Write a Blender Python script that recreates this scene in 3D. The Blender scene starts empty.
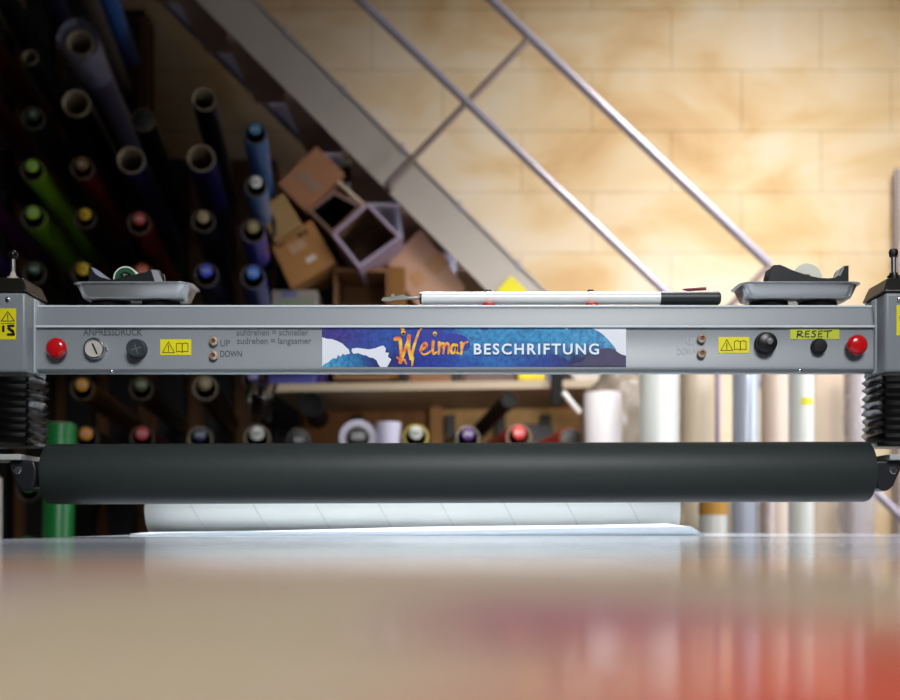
import bpy, bmesh, math, random
from mathutils import Vector, Matrix, noise as mn
random.seed(7)
C = bpy.context.scene.collection
PI = math.pi
F = 1100.0; HX, HY = 450.0, 525.0; CAMZ = 0.868; TOPZ = 0.85

def P(px, py, D):
    return Vector(((px-HX)*D/F, D, CAMZ+(HY-py)*D/F))
def zz(py, D): return CAMZ+(HY-py)*D/F
def xx(px, D): return (px-HX)*D/F

# ---------------------------------------------------------------- materials
def lin(c):
    return tuple(((v/255)/12.92 if v/255 <= .04045 else ((v/255+.055)/1.055)**2.4) for v in c)
MATS = {}
def mat(name, rgb=(128,128,128), rough=.5, metal=0, spec=.5, noise=0, nscale=8, stretch=(1,1,1), bump=0, alpha=1, trans=0, coat=0):
    if name in MATS: return MATS[name]
    m = bpy.data.materials.new(name); m.use_nodes = True
    nt = m.node_tree; b = nt.nodes['Principled BSDF']
    col = lin(rgb)
    b.inputs['Base Color'].default_value = (*col, 1)
    b.inputs['Roughness'].default_value = rough
    b.inputs['Metallic'].default_value = metal
    b.inputs['Specular IOR Level'].default_value = spec
    b.inputs['Coat Weight'].default_value = coat
    if alpha < 1: b.inputs['Alpha'].default_value = alpha
    if trans: b.inputs['Transmission Weight'].default_value = trans
    tc = nt.nodes.new('ShaderNodeTexCoord'); mp = nt.nodes.new('ShaderNodeMapping')
    mp.inputs['Scale'].default_value = stretch
    nt.links.new(tc.outputs['Object'], mp.inputs['Vector'])
    nz = nt.nodes.new('ShaderNodeTexNoise'); nz.inputs['Scale'].default_value = nscale; nz.inputs['Detail'].default_value = 5
    nt.links.new(mp.outputs[0], nz.inputs['Vector'])
    k = noise if noise else .04
    mx = nt.nodes.new('ShaderNodeMix'); mx.data_type = 'RGBA'
    mx.inputs[6].default_value = (*[v*(1-k) for v in col], 1)
    mx.inputs[7].default_value = (*[min(1, v*(1+k)) for v in col], 1)
    nt.links.new(nz.outputs['Fac'], mx.inputs[0]); nt.links.new(mx.outputs[2], b.inputs['Base Color'])
    if bump:
        bp = nt.nodes.new('ShaderNodeBump'); bp.inputs['Strength'].default_value = bump; bp.inputs['Distance'].default_value = .01
        nt.links.new(nz.outputs['Fac'], bp.inputs['Height']); nt.links.new(bp.outputs[0], b.inputs['Normal'])
    MATS[name] = m
    return m

def N(nt, t, **kw):
    n = nt.nodes.new(t)
    for k, v in kw.items(): setattr(n, k, v)
    return n
def ramp(nt, stops):
    r = nt.nodes.new('ShaderNodeValToRGB'); e = r.color_ramp.elements
    while len(e) < len(stops): e.new(.5)
    for i, (p, c) in enumerate(stops):
        e[i].position = p; e[i].color = (*lin(c), 1)
    return r
def mathn(nt, op, a, b=None, clamp=False):
    n = nt.nodes.new('ShaderNodeMath'); n.operation = op; n.use_clamp = clamp
    for i, v in enumerate((a, b)):
        if v is None: continue
        if isinstance(v, (int, float)): n.inputs[i].default_value = v
        else: nt.links.new(v, n.inputs[i])
    return n.outputs[0]
def mixc(nt, fac, a, b, mode='MIX'):
    n = nt.nodes.new('ShaderNodeMix'); n.data_type = 'RGBA'; n.blend_type = mode
    for i, v in ((0, fac), (6, a), (7, b)):
        if isinstance(v, (int, float)): n.inputs[i].default_value = v
        elif isinstance(v, tuple): n.inputs[i].default_value = (*lin(v), 1)
        else: nt.links.new(v, n.inputs[i])
    return n.outputs[2]

def wall_material():
    m = bpy.data.materials.new('painted_stone'); m.use_nodes = True; nt = m.node_tree
    b = nt.nodes['Principled BSDF']; b.inputs['Roughness'].default_value = .75; b.inputs['Specular IOR Level'].default_value = .2
    tc = N(nt, 'ShaderNodeTexCoord'); sx = N(nt, 'ShaderNodeSeparateXYZ'); nt.links.new(tc.outputs['Object'], sx.inputs[0])
    cb = N(nt, 'ShaderNodeCombineXYZ')
    nt.links.new(mathn(nt, 'ADD', sx.outputs['X'], 10 - .165), cb.inputs[0])
    nt.links.new(mathn(nt, 'ADD', sx.outputs['Z'], -2.998+.2856*20), cb.inputs[1])
    br = N(nt, 'ShaderNodeTexBrick'); nt.links.new(cb.outputs[0], br.inputs['Vector'])
    br.inputs['Scale'].default_value = 1; br.inputs['Brick Width'].default_value = .70; br.inputs['Row Height'].default_value = .2856
    br.inputs['Mortar Size'].default_value = .004; br.inputs['Mortar Smooth'].default_value = .6; br.offset = .47
    br.inputs['Color1'].default_value = (1,1,1,1); br.inputs['Color2'].default_value = (.95,.94,.92,1); br.inputs['Mortar'].default_value = (.60,.56,.50,1)
    mp = N(nt, 'ShaderNodeMapping'); mp.inputs['Rotation'].default_value = (0, math.radians(28), 0); mp.inputs['Scale'].default_value = (1.1, 1, 1.8)
    nt.links.new(tc.outputs['Object'], mp.inputs['Vector'])
    n1 = N(nt, 'ShaderNodeTexNoise'); n1.inputs['Scale'].default_value = 1.5; n1.inputs['Detail'].default_value = 5; n1.inputs['Distortion'].default_value = .8
    nt.links.new(mp.outputs[0], n1.inputs['Vector'])
    r = ramp(nt, [(.32,(240,226,204)), (.45,(238,218,182)), (.54,(232,204,154)), (.64,(220,180,116)), (.75,(204,156,88))])
    nt.links.new(n1.outputs['Fac'], r.inputs[0])
    n2 = N(nt, 'ShaderNodeTexNoise'); n2.inputs['Scale'].default_value = .8
    nt.links.new(tc.outputs['Object'], n2.inputs['Vector'])
    c2 = mixc(nt, mathn(nt, 'MULTIPLY', n2.outputs['Fac'], .45), r.outputs[0], (236,222,205))
    jf = mathn(nt, 'MULTIPLY', n1.outputs['Fac'], 1.5, True)
    nt.links.new(mixc(nt, jf, c2, br.outputs['Color'], 'MULTIPLY'), b.inputs['Base Color'])
    return m

def wood_material(name, c1, c2, scale=3):
    if name in MATS: return MATS[name]
    m = bpy.data.materials.new(name); m.use_nodes = True; nt = m.node_tree
    b = nt.nodes['Principled BSDF']; b.inputs['Roughness'].default_value = .6
    tc = N(nt, 'ShaderNodeTexCoord'); mp = N(nt, 'ShaderNodeMapping'); mp.inputs['Scale'].default_value = (6, 6, .6)
    nt.links.new(tc.outputs['Object'], mp.inputs['Vector'])
    n = N(nt, 'ShaderNodeTexNoise'); n.inputs['Scale'].default_value = scale; n.inputs['Detail'].default_value = 6; n.inputs['Distortion'].default_value = .6
    nt.links.new(mp.outputs[0], n.inputs['Vector'])
    r = ramp(nt, [(.3, c1), (.7, c2)]); nt.links.new(n.outputs['Fac'], r.inputs[0]); nt.links.new(r.outputs[0], b.inputs['Base Color'])
    MATS[name] = m
    return m

def table_material():
    m = bpy.data.materials.new('glossy_printed_film'); m.use_nodes = True; nt = m.node_tree
    b = nt.nodes['Principled BSDF']
    b.inputs['Roughness'].default_value = .09
    b.inputs['IOR'].default_value = 1.04
    tc = N(nt, 'ShaderNodeTexCoord'); s = N(nt, 'ShaderNodeSeparateXYZ'); nt.links.new(tc.outputs['Object'], s.inputs[0])
    X, Y = s.outputs['X'], s.outputs['Y']
    nz = N(nt, 'ShaderNodeTexNoise'); nz.inputs['Scale'].default_value = 14; nz.inputs['Detail'].default_value = 3; nt.links.new(tc.outputs['Object'], nz.inputs['Vector'])
    # printed picture: red field at the right front corner, mauve band, beige ground
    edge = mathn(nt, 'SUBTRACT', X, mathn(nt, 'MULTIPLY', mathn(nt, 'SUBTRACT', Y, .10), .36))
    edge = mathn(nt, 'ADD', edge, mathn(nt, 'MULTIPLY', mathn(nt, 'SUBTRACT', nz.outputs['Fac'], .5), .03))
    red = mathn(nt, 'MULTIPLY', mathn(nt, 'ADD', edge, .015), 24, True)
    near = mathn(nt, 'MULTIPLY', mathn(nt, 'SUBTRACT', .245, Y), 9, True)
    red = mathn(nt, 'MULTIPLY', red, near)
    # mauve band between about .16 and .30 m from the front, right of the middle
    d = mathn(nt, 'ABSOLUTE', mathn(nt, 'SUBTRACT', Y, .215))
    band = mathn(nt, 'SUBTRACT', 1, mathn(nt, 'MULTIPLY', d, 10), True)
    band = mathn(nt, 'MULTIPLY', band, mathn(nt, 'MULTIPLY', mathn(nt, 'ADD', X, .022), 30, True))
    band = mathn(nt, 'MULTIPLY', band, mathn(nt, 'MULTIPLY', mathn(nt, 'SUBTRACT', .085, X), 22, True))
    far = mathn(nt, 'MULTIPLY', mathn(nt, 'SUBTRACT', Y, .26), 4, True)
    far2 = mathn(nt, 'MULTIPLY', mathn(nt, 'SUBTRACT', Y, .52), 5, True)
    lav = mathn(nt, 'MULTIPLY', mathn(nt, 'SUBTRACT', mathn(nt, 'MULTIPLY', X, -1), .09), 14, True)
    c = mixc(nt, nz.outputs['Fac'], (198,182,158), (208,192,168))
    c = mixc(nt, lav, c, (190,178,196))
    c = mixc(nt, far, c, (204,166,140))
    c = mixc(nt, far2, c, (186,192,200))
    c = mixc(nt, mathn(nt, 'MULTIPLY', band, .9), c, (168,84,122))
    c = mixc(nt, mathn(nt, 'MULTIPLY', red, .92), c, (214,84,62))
    nt.links.new(c, b.inputs['Base Color'])
    n3 = N(nt, 'ShaderNodeTexNoise'); n3.inputs['Scale'].default_value = 5; nt.links.new(tc.outputs['Object'], n3.inputs['Vector'])
    bp = N(nt, 'ShaderNodeBump'); bp.inputs['Strength'].default_value = .03; bp.inputs['Distance'].default_value = .004
    nt.links.new(n3.outputs['Fac'], bp.inputs['Height']); nt.links.new(bp.outputs[0], b.inputs['Normal'])
    return m

def banner_material():
    m = bpy.data.materials.new('watercolour_print'); m.use_nodes = True; nt = m.node_tree
    b = nt.nodes['Principled BSDF']; b.inputs['Roughness'].default_value = .35
    tc = N(nt, 'ShaderNodeTexCoord'); s = N(nt, 'ShaderNodeSeparateXYZ'); nt.links.new(tc.outputs['Generated'], s.inputs[0])
    nz = N(nt, 'ShaderNodeTexNoise'); nz.inputs['Scale'].default_value = 28; nz.inputs['Detail'].default_value = 6; nz.inputs['Distortion'].default_value = 1.2
    nt.links.new(tc.outputs['Object'], nz.inputs['Vector'])
    f = mathn(nt, 'ADD', s.outputs['X'], mathn(nt, 'MULTIPLY', mathn(nt, 'SUBTRACT', nz.outputs['Fac'], .5), .10))
    top = ramp(nt, [(0,(76,60,150)), (.10,(62,66,158)), (.22,(40,92,182)), (.33,(22,58,172)), (.43,(32,96,190)), (.46,(52,150,205)), (.7,(48,158,212)), (.9,(74,170,218)), (1,(100,180,220))])
    bot = ramp(nt, [(0,(90,190,225)), (.09,(50,140,195)), (.16,(32,62,140)), (.24,(30,40,120)), (.30,(24,50,165)), (.42,(30,70,175)), (.56,(36,120,195)), (.74,(34,70,160)), (.85,(44,44,96)), (1,(66,56,96))])
    nt.links.new(f, top.inputs[0]); nt.links.new(f, bot.inputs[0])
    v = mathn(nt, 'ADD', s.outputs['Z'], mathn(nt, 'MULTIPLY', mathn(nt, 'SUBTRACT', nz.outputs['Fac'], .5), .9))
    v = mathn(nt, 'MULTIPLY', mathn(nt, 'SUBTRACT', v, .25), 3, True)
    c = mixc(nt, v, bot.outputs[0], top.outputs[0])
    n2 = N(nt, 'ShaderNodeTexNoise'); n2.inputs['Scale'].default_value = 160; n2.inputs['Detail'].default_value = 4; nt.links.new(tc.outputs['Object'], n2.inputs['Vector'])
    r = ramp(nt, [(.3,(170,170,190)), (.7,(255,255,255))]); nt.links.new(n2.outputs['Fac'], r.inputs[0])
    nt.links.new(mixc(nt, 1.0, c, r.outputs[0], 'MULTIPLY'), b.inputs['Base Color'])
    return m

def brush_material():
    m = bpy.data.materials.new('orange_brush_ink'); m.use_nodes = True; nt = m.node_tree
    b = nt.nodes['Principled BSDF']; b.inputs['Roughness'].default_value = .4
    tc = N(nt, 'ShaderNodeTexCoord'); nz = N(nt, 'ShaderNodeTexNoise'); nz.inputs['Scale'].default_value = 90; nt.links.new(tc.outputs['Object'], nz.inputs['Vector'])
    r = ramp(nt, [(.35,(225,105,30)), (.5,(244,160,32)), (.65,(250,205,60))]); nt.links.new(nz.outputs['Fac'], r.inputs[0]); nt.links.new(r.outputs[0], b.inputs['Base Color'])
    return m

def paper_roll_material():
    m = bpy.data.materials.new('printed_backing_paper'); m.use_nodes = True; nt = m.node_tree
    b = nt.nodes['Principled BSDF']; b.inputs['Roughness'].default_value = .5
    tc = N(nt, 'ShaderNodeTexCoord'); s = N(nt, 'ShaderNodeSeparateXYZ'); nt.links.new(tc.outputs['Object'], s.inputs[0])
    a = mathn(nt, 'ADD', s.outputs['X'], mathn(nt, 'MULTIPLY', s.outputs['Z'], .55))
    fr = mathn(nt, 'FRACT', mathn(nt, 'MULTIPLY', a, 8.3))
    ln = mathn(nt, 'LESS_THAN', fr, .016)
    nz = N(nt, 'ShaderNodeTexNoise'); nz.inputs['Scale'].default_value = 60; nt.links.new(tc.outputs['Object'], nz.inputs['Vector'])
    ln = mathn(nt, 'MULTIPLY', ln, nz.outputs['Fac'])
    nt.links.new(mixc(nt, ln, (238,240,234), (175,175,190)), b.inputs['Base Color'])
    return m

def cardboard(name, rgb): return mat(name, rgb, rough=.8, noise=.12, nscale=14, spec=.2)

# ---------------------------------------------------------------- mesh helpers
def box(bm, x0, x1, y0, y1, z0, z1, mi=0):
    vs = [bm.verts.new((x, y, z)) for x in (x0, x1) for y in (y0, y1) for z in (z0, z1)]
    for f in ((0,1,3,2), (4,6,7,5), (0,4,5,1), (2,3,7,6), (0,2,6,4), (1,5,7,3)):
        fc = bm.faces.new([vs[i] for i in f]); fc.material_index = mi
def frame(d):
    d = d.normalized(); u = d.cross(Vector((0,0,1)))
    if u.length < 1e-4: u = Vector((1,0,0))
    u.normalize(); return u, u.cross(d).normalized()
def loft(bm, rings, cap0=True, cap1=True, mi=0, closed=True):
    R = [[bm.verts.new(p) for p in r] for r in rings]
    n = len(R[0])
    for a, b in zip(R, R[1:]):
        for i in range(n if closed else n-1):
            f = bm.faces.new((a[i], a[(i+1) % n], b[(i+1) % n], b[i])); f.material_index = mi
    if cap0: f = bm.faces.new(R[0][::-1]); f.material_index = mi
    if cap1: f = bm.faces.new(R[-1]); f.material_index = mi
def circ(c, u, v, r, n): return [c+u*(r*math.cos(2*PI*i/n))+v*(r*math.sin(2*PI*i/n)) for i in range(n)]
def cyl(bm, p0, p1, r0, r1=None, n=28, caps=True, mi=0):
    p0 = Vector(p0); p1 = Vector(p1); r1 = r0 if r1 is None else r1
    u, v = frame(p1-p0)
    loft(bm, [circ(p0,u,v,r0,n), circ(p1,u,v,r1,n)], caps, caps, mi)
def lathe(bm, base, axis, prof, n=32, mi=0, cap=True):
    """prof: list of (distance along axis, radius)"""
    base = Vector(base); axis = Vector(axis).normalized(); u, v = frame(axis)
    loft(bm, [circ(base+axis*d, u, v, max(r, 1e-5), n) for d, r in prof], cap, cap, mi)
def pipe(bm, p0, p1, ro, ri, n=32, mi=0):
    p0 = Vector(p0); p1 = Vector(p1); u, v = frame(p1-p0)
    loft(bm, [circ(p0,u,v,ri,n), circ(p0,u,v,ro,n), circ(p1,u,v,ro,n), circ(p1,u,v,ri,n), circ(p0,u,v,ri,n)], False, False, mi)
def prism(bm, pts, off, mi=0):
    """polygon (list of Vector) extruded by off"""
    off = Vector(off)
    loft(bm, [[Vector(p) for p in pts], [Vector(p)+off for p in pts]], True, True, mi)
def flat(bm, pts, mi=0):
    f = bm.faces.new([bm.verts.new(p) for p in pts]); f.material_index = mi
def ribbon(bm, pts, D, w, mi=0, wend=None, t=.0004):
    """a brush stroke along pixel points lying on the plane y = D, drawn with round ends"""
    n = len(pts)
    V = [P(a, b, D) for a, b in pts]
    L, Rr = [], []
    for i in range(n):
        d = (V[min(i+1, n-1)]-V[max(i-1, 0)]); d.y = 0; d.normalize()
        pr = Vector((-d.z, 0, d.x))
        k = i/(n-1); ww = w*(1-k)+(w if wend is None else wend)*k
        s = ww*D/F/2
        L.append(V[i]+pr*s); Rr.append(V[i]-pr*s)
    for i in range(n-1):
        flat(bm, [L[i], L[i+1], Rr[i+1], Rr[i]], mi)
    for e, s in ((0, w), (n-1, w if wend is None else wend)):
        u = Vector((1,0,0)); v = Vector((0,0,1))
        flat(bm, circ(V[e]+Vector((0,-.00005,0)), u, v, s*D/F/2, 12), mi)
def smoothpts(pts, k=6):
    out = []; n = len(pts)
    for i in range(n-1):
        p0 = pts[max(i-1,0)]; p1 = pts[i]; p2 = pts[i+1]; p3 = pts[min(i+2,n-1)]
        for j in range(k):
            t = j/k
            out.append(tuple(.5*((2*p1[a])+(-p0[a]+p2[a])*t+(2*p0[a]-5*p1[a]+4*p2[a]-p3[a])*t*t+(-p0[a]+3*p1[a]-3*p2[a]+p3[a])*t**3) for a in (0,1)))
    out.append(pts[-1]); return out

def obj(name, bm, ms, parent=None, smooth=40, bevel=0):
    bmesh.ops.recalc_face_normals(bm, faces=bm.faces)
    me = bpy.data.meshes.new(name); bm.to_mesh(me); bm.free()
    for m in (ms if isinstance(ms, (list, tuple)) else [ms]): me.materials.append(m)
    if smooth:
        for p in me.polygons: p.use_smooth = True
        me.set_sharp_from_angle(angle=math.radians(smooth))
    o = bpy.data.objects.new(name, me); C.objects.link(o)
    if parent is not None: attach(o, parent)
    if bevel:
        b = o.modifiers.new('bevel', 'BEVEL'); b.width = bevel; b.segments = 3; b.limit_method = 'ANGLE'
    return o
def attach(o, parent):
    o.parent = parent
    if parent.type == 'EMPTY': o.matrix_parent_inverse = Matrix.Translation(-Vector(parent.location))
def tag(o, label, cat, group=None, kind=None):
    o['label'] = label; o['category'] = cat
    if group: o['group'] = group
    if kind: o['kind'] = kind
    return o
def thing(name, label, cat, loc, group=None):
    o = bpy.data.objects.new(name, None); C.objects.link(o); o.location = Vector(loc); o.empty_display_size = .05
    return tag(o, label, cat, group)
def struct(name, bm, m, label=None):
    o = obj(name, bm, m); o['kind'] = 'structure'; o['category'] = name.split('_')[0]
    if label: o['label'] = label
    return o
def text_into(bm, s, x0, x1, y0, y1, D, mi=0, bold=0, shear=0, space=1):
    """flat lettering filling the pixel box (x0..x1, y0..y1) on the plane y = D"""
    cu = bpy.data.curves.new('t', 'FONT'); cu.body = s; cu.offset = bold; cu.shear = shear; cu.space_character = space; cu.resolution_u = 3
    o = bpy.data.objects.new('t', cu); C.objects.link(o)
    bpy.context.view_layer.update()
    me = bpy.data.meshes.new_from_object(o.evaluated_get(bpy.context.evaluated_depsgraph_get()))
    xs = [v.co.x for v in me.vertices]; ys = [v.co.y for v in me.vertices]
    mx, Mx, my, My = min(xs), max(xs), min(ys), max(ys)
    vs = [bm.verts.new(P(x0+(v.co.x-mx)/(Mx-mx)*(x1-x0), y1+(v.co.y-my)/(My-my)*(y0-y1), D)) for v in me.vertices]
    for p in me.polygons:
        try: f = bm.faces.new([vs[i] for i in p.vertices]); f.material_index = mi
        except ValueError: pass
    bpy.data.objects.remove(o); bpy.data.curves.remove(cu); bpy.data.meshes.remove(me)

B = bmesh.new

# ---------------------------------------------------------------- setting
WALLY = 5.15
b = B(); box(b, -3.2, 3.2, WALLY, WALLY+.15, 0, 3.7); struct('wall_back', b, wall_material(), 'painted sandstone block wall behind the staircase')
plaster = mat('plaster', (190,184,172), .8)
b = B(); box(b, -3.35, -3.2, -1.5, WALLY+.15, 0, 3.7); struct('wall_left', b, plaster)
b = B(); box(b, 3.2, 3.35, -1.5, WALLY+.15, 0, 3.7); struct('wall_right', b, plaster)
b = B(); box(b, -3.35, 3.35, -1.5, WALLY+.15, -.1, 0); struct('floor', b, mat('concrete', (120,116,110), .6, noise=.2, nscale=3))
b = B(); box(b, -3.35, 3.35, -1.5, WALLY+.15, 3.7, 3.8); struct('ceiling', b, plaster)

# ---------------------------------------------------------------- table
t = thing('flatbed_table', 'flatbed laminating table with a glossy printed film surface, out of focus in the foreground', 'table', (0.1, 1.1, 0))
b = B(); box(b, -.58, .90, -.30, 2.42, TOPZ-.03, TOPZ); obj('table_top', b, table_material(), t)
alu = mat('anodised_aluminium', (150,155,158), .4, .8)
b = B(); box(b, -.56, .88, -.28, 2.40, TOPZ-.13, TOPZ-.0305); obj('apron', b, mat('table_frame_grey', (110,116,120), .5), t, bevel=.004)
for x in (-.5, .82):
    for y in (-.2, 1.05, 2.32):
        b = B(); box(b, x-.035, x+.035, y-.035, y+.035, 0, TOPZ-.131); obj('leg', b, alu, t, bevel=.003)

# ---------------------------------------------------------------- gantry
G = thing('laminator_gantry', 'grey steel gantry of the laminator with banner, buttons and black rubber roller', 'machine', (0, 1.66, TOPZ))
D0 = 1.65
grey = mat('grey_enamel', (134,141,145), .38, 0, .5, noise=.03, nscale=200)
greyl = mat('light_enamel_edge', (176,186,192), .3)
black = mat('black_plastic', (20,20,20), .35)
blackm = mat('black_matt', (7,7,8), .65, 0, .3)
chrome = mat('chrome', (215,215,218), .15, 1)
steel = mat('brushed_steel', (190,192,195), .3, 1, noise=.1, nscale=40, stretch=(.2,1,4))
white = mat('white_gloss', (235,238,238), .3)
yellow = mat('yellow_label', (238,226,20), .4)
ink = mat('black_ink', (22,22,22), .6)
inkgrey = mat('grey_ink', (74,78,82), .6)
inkpale = mat('pale_grey_ink', (92,97,102), .6)
redp = mat('red_plastic', (205,16,24), .2, coat=.5)
rubber = mat('roller_rubber', (40,47,46), .55, 0, .5, noise=.10, nscale=60)

# beam profile (D, z) extruded along X
bx0, bx1 = -.66, .67
prof = [(1.720, zz(369,1.66)), (1.664, zz(372.6,1.655)), (1.655, zz(373,1.65)), (1.6495, zz(371.5,1.65)), (1.6475, zz(369,1.65)), (1.650, zz(366.8,1.65)),
        (1.650, zz(328.5,1.65)), (1.6475, zz(328,1.65)), (1.6465, zz(326.8,1.65)), (1.6475, zz(325.6,1.65)), (1.652, zz(325,1.65)),
        (1.656, zz(309.5,1.656)), (1.6575, zz(307,1.6575)), (1.661, 1.199), (1.666, 1.200), (1.720, 1.200)]
b = B(); loft(b, [[Vector((x, y, z)) for y, z in prof] for x in (bx0, bx1)]); beam = obj('beam', b, grey, G, smooth=50)
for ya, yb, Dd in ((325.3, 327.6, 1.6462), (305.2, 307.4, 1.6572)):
    b = B(); box(b, -.6225, .6385, Dd-.0012, Dd+.003, zz(yb,Dd), zz(ya,Dd)); obj('edge_highlight', b, mat('highlight_enamel', (214,222,226), .2), beam, bevel=.001)  # pale strips paint the highlights along the ledge and the top edge
for px, py in ((111.5,371.5), (800,370.5)):
    b = B(); lathe(b, P(px,py,1.6488), (0,-1,0), [(0,.0026),(.0012,.0026),(.002,.0016)], 16); obj('screw', b, chrome, G)

# end columns, left and right (sign s)
bell = mat('bellows_vinyl', (13,13,14), .28, 0, .6)
D1 = 1.615
for s in (-1, 1):
    ofs = 0 if s < 0 else .016             # the photographed machine sits a little to the right of the lens
    def bxs(bm, a, c, *r):
        lo, hi = sorted((s*(a+ofs), s*(c+ofs))); box(bm, lo, hi, *r)
    zt, zb = zz(292, D1), zz(373, D1)
    b = B(); bxs(b, .6225, .84, D1, 1.70, zb, zt); post = obj('end_column', b, grey, G, bevel=.005)
    b = B(); bxs(b, .6195, .6230, 1.644, 1.660, zb+.004, 1.206); obj('weld_strip', b, greyl, post, bevel=.0012)
    b = B(); z1 = zz(277.3, D1)+.001
    lo = [(.6205,D1-.002), (.842,D1-.002), (.842,1.702), (.6205,1.702)]
    hi = [(.629,D1+.006), (.832,D1+.006), (.832,1.694), (.629,1.694)]
    loft(b, [[Vector((s*(x+ofs),y,zt)) for x,y in lo], [Vector((s*(x+ofs),y,z1)) for x,y in hi]]); obj('cap', b, mat('cap_black', (26,26,22), .25), post, bevel=.0025)
    Ds = 1.635
    cx = xx(13, Ds) if s < 0 else xx(893.5, Ds)
    if s < 0:
        b = B(); lathe(b, (cx,Ds,z1-.0005), (0,0,1), [(0,.0085),(.004,.0085),(.0042,.0055),(.012,.003)], 24); obj('stud_base', b, mat('stud_cream', (190,184,170), .4), post)
        b = B(); lathe(b, (cx,Ds,z1+.010), (0,0,1), [(0,.0030),(.021,.0030)], 20); obj('stem', b, steel, post)
        b = B(); lathe(b, (cx,Ds,z1+.030), (0,0,1), [(0,.003),(.002,.0055),(.005,.0072),(.009,.0072),(.012,.0050),(.0137,.001)], 24)
        obj('ball_knob', b, mat('black_chrome', (30,30,34), .12, .6), post)
    else:
        b = B(); lathe(b, (cx,Ds,z1-.0005), (0,0,1), [(0,.009),(.006,.009),(.0062,.0065),(.010,.006),(.0105,.0050)], 24); obj('stud_base', b, black, post)
        b = B(); lathe(b, (cx,Ds,z1+.010), (0,0,1), [(0,.0036),(.024,.0036)], 20); obj('stem', b, steel, post)
        b = B(); lathe(b, (cx,Ds,z1+.033), (0,0,1), [(0,.0035),(.001,.006),(.007,.0072),(.012,.0055)], 8, cap=True)
        obj('ball_knob', b, black, post)
    b = B(); lathe(b, P(8,299.5,D1) if s < 0 else P(899,299.5,D1), (0,-1,0), [(0,.0036),(.002,.0034),(.003,.002)], 16); obj('screw', b, chrome, post)
    # bellows: square pleated sleeve
    b = B(); rings = []; n = 9
    ztop, zbot = zb, zz(446.5, 1.635); Y0, Y1 = 1.602, 1.690; O0, O1 = .6125, .80
    for i in range(2*n+1):
        k = i/(2*n); z = ztop+(zbot-ztop)*k
        ins = .0065 if i % 2 == 0 else 0.0
        j = random.uniform(-.001, .001); dz = random.uniform(-.001,.001)
        sag = random.uniform(-.0035, .0035) if 0 < i < 2*n else 0
        if i == 2*n: ins = .004
        a0, a1, y0, y1 = O0+ins+j, O1-ins, Y0+ins+j, Y1-ins*.4
        yq = y0+(y1-y0)*.35; yr = y0+(y1-y0)*.7
        ring = [(a0+.004,y0,z+dz), (a0,y0+.004,z+dz), (a0+.0015,yq,z+sag*.6), (a0-.001,yr,z+sag), (a0+.002,y1-.003,z-sag), (a0+.006,y1,z), (a1,y1,z), (a1,y0,z)]
        rings.append([Vector((s*(x+ofs),y,q)) for x,y,q in ring])
    loft(b, rings); obj('bellows', b, bell, G, smooth=75)
    b = B(); bxs(b, .628, .80, 1.610, 1.690, zz(460,1.61), zz(454,1.61)); obj('bracket_plate', b, mat('bracket_grey', (190,192,190), .4), G, bevel=.0015)
    b = B()
    pr = [(9,460.5),(34,460.5),(36.5,470),(35.5,480),(33,488),(28,491),(23,491),(17,486),(13,476),(10,470)]
    pts = [P(px,py,1.62)+Vector((-.0,0,0)) for px,py in pr]
    if s > 0: pts = [Vector((-p.x+ofs, p.y, p.z)) for p in pts]
    prism(b, pts, (0,.07,0)); blk = obj('bearing_block', b, mat('dark_casting', (30,32,36), .4), G, bevel=.003)
    b = B(); c = P(18,470.5,1.62)
    lathe(b, (s*(abs(c.x)+ofs), 1.6205, c.z), (0,-1,0), [(0,.0060),(.003,.0060),(.0045,.0045)], 6)
    obj('bolt', b, chrome, blk)
    b = B(); cyl(b, (s*(.600+ofs),1.655,zz(473,1.655)), (s*(.64+ofs),1.655,zz(473,1.655)), .012); obj('axle', b, steel, blk)
    b = B(); bxs(b, .98 if s > 0 else .841, 1.06 if s > 0 else .92, 1.62, 1.70, 0, zb+.06)
    obj('support_leg', b, grey, G, bevel=.004)
    if s > 0:
        b = B(); bxs(b, .8405, .98, 1.62, 1.70, zb+.001, zb+.06); obj('support_arm', b, grey, G, bevel=.004)

# roller
rz = zz(473,1.655); rr = .0453
rx0, rx1 = xx(38.5,1.615), xx(877.5,1.615); rl = rx1-rx0
b = B(); lathe(b, (rx0,1.655,rz-.0019), (1,0,.0031), [(0,.014),(.0001,rr-.004),(.002,rr-.001),(.005,rr),(rl-.005,rr),(rl-.001,rr-.0015),(rl,rr-.005),(rl+.0002,.014)], 72)
obj('rubber_roller', b, rubber, G, smooth=30)

# front panel fittings
DP = 1.6498
def lathe_px(name, px, py, prof, m, parent=G, n=36, D=DP, hh=None):
    h = max(q[0] for q in prof)*.55 if hh is None else hh
    c = P(px,py,D-h); b = B(); lathe(b, (c.x,D,c.z), (0,-1,0), prof, n); return obj(name, b, m, parent)
for px, py in ((56.5,348), (857,345)):
    rb = lathe_px('emergency_button', px, py, [(0,.0105),(.006,.0105),(.0062,.0140),(.009,.0153),(.013,.0150),(.016,.0125),(.0178,.008),(.0182,.001)], redp)
    lathe_px('collar', px, py, [(0,.0125),(.003,.0120)], black, rb, hh=.0100)
g = lathe_px('pressure_gauge', 94.5, 348.5, [(0,.0165),(.006,.0165),(.008,.0155),(.0085,.0135),(.0055,.0130)], chrome)
lathe_px('dial', 94.5, 348.5, [(0,.0129),(.0058,.0129)], mat('dial_face', (196,192,184), .4), g, hh=.00468)
b = B(); ribbon(b, [(92.5,344),(96.8,353.5)], DP-.0064, 1.8); obj('needle', b, ink, g)
b = B(); box(b, xx(105.5,DP), xx(107.5,DP), DP-.004, DP, zz(350.5,DP), zz(347,DP)); obj('bezel_tab', b, chrome, g)
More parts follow.
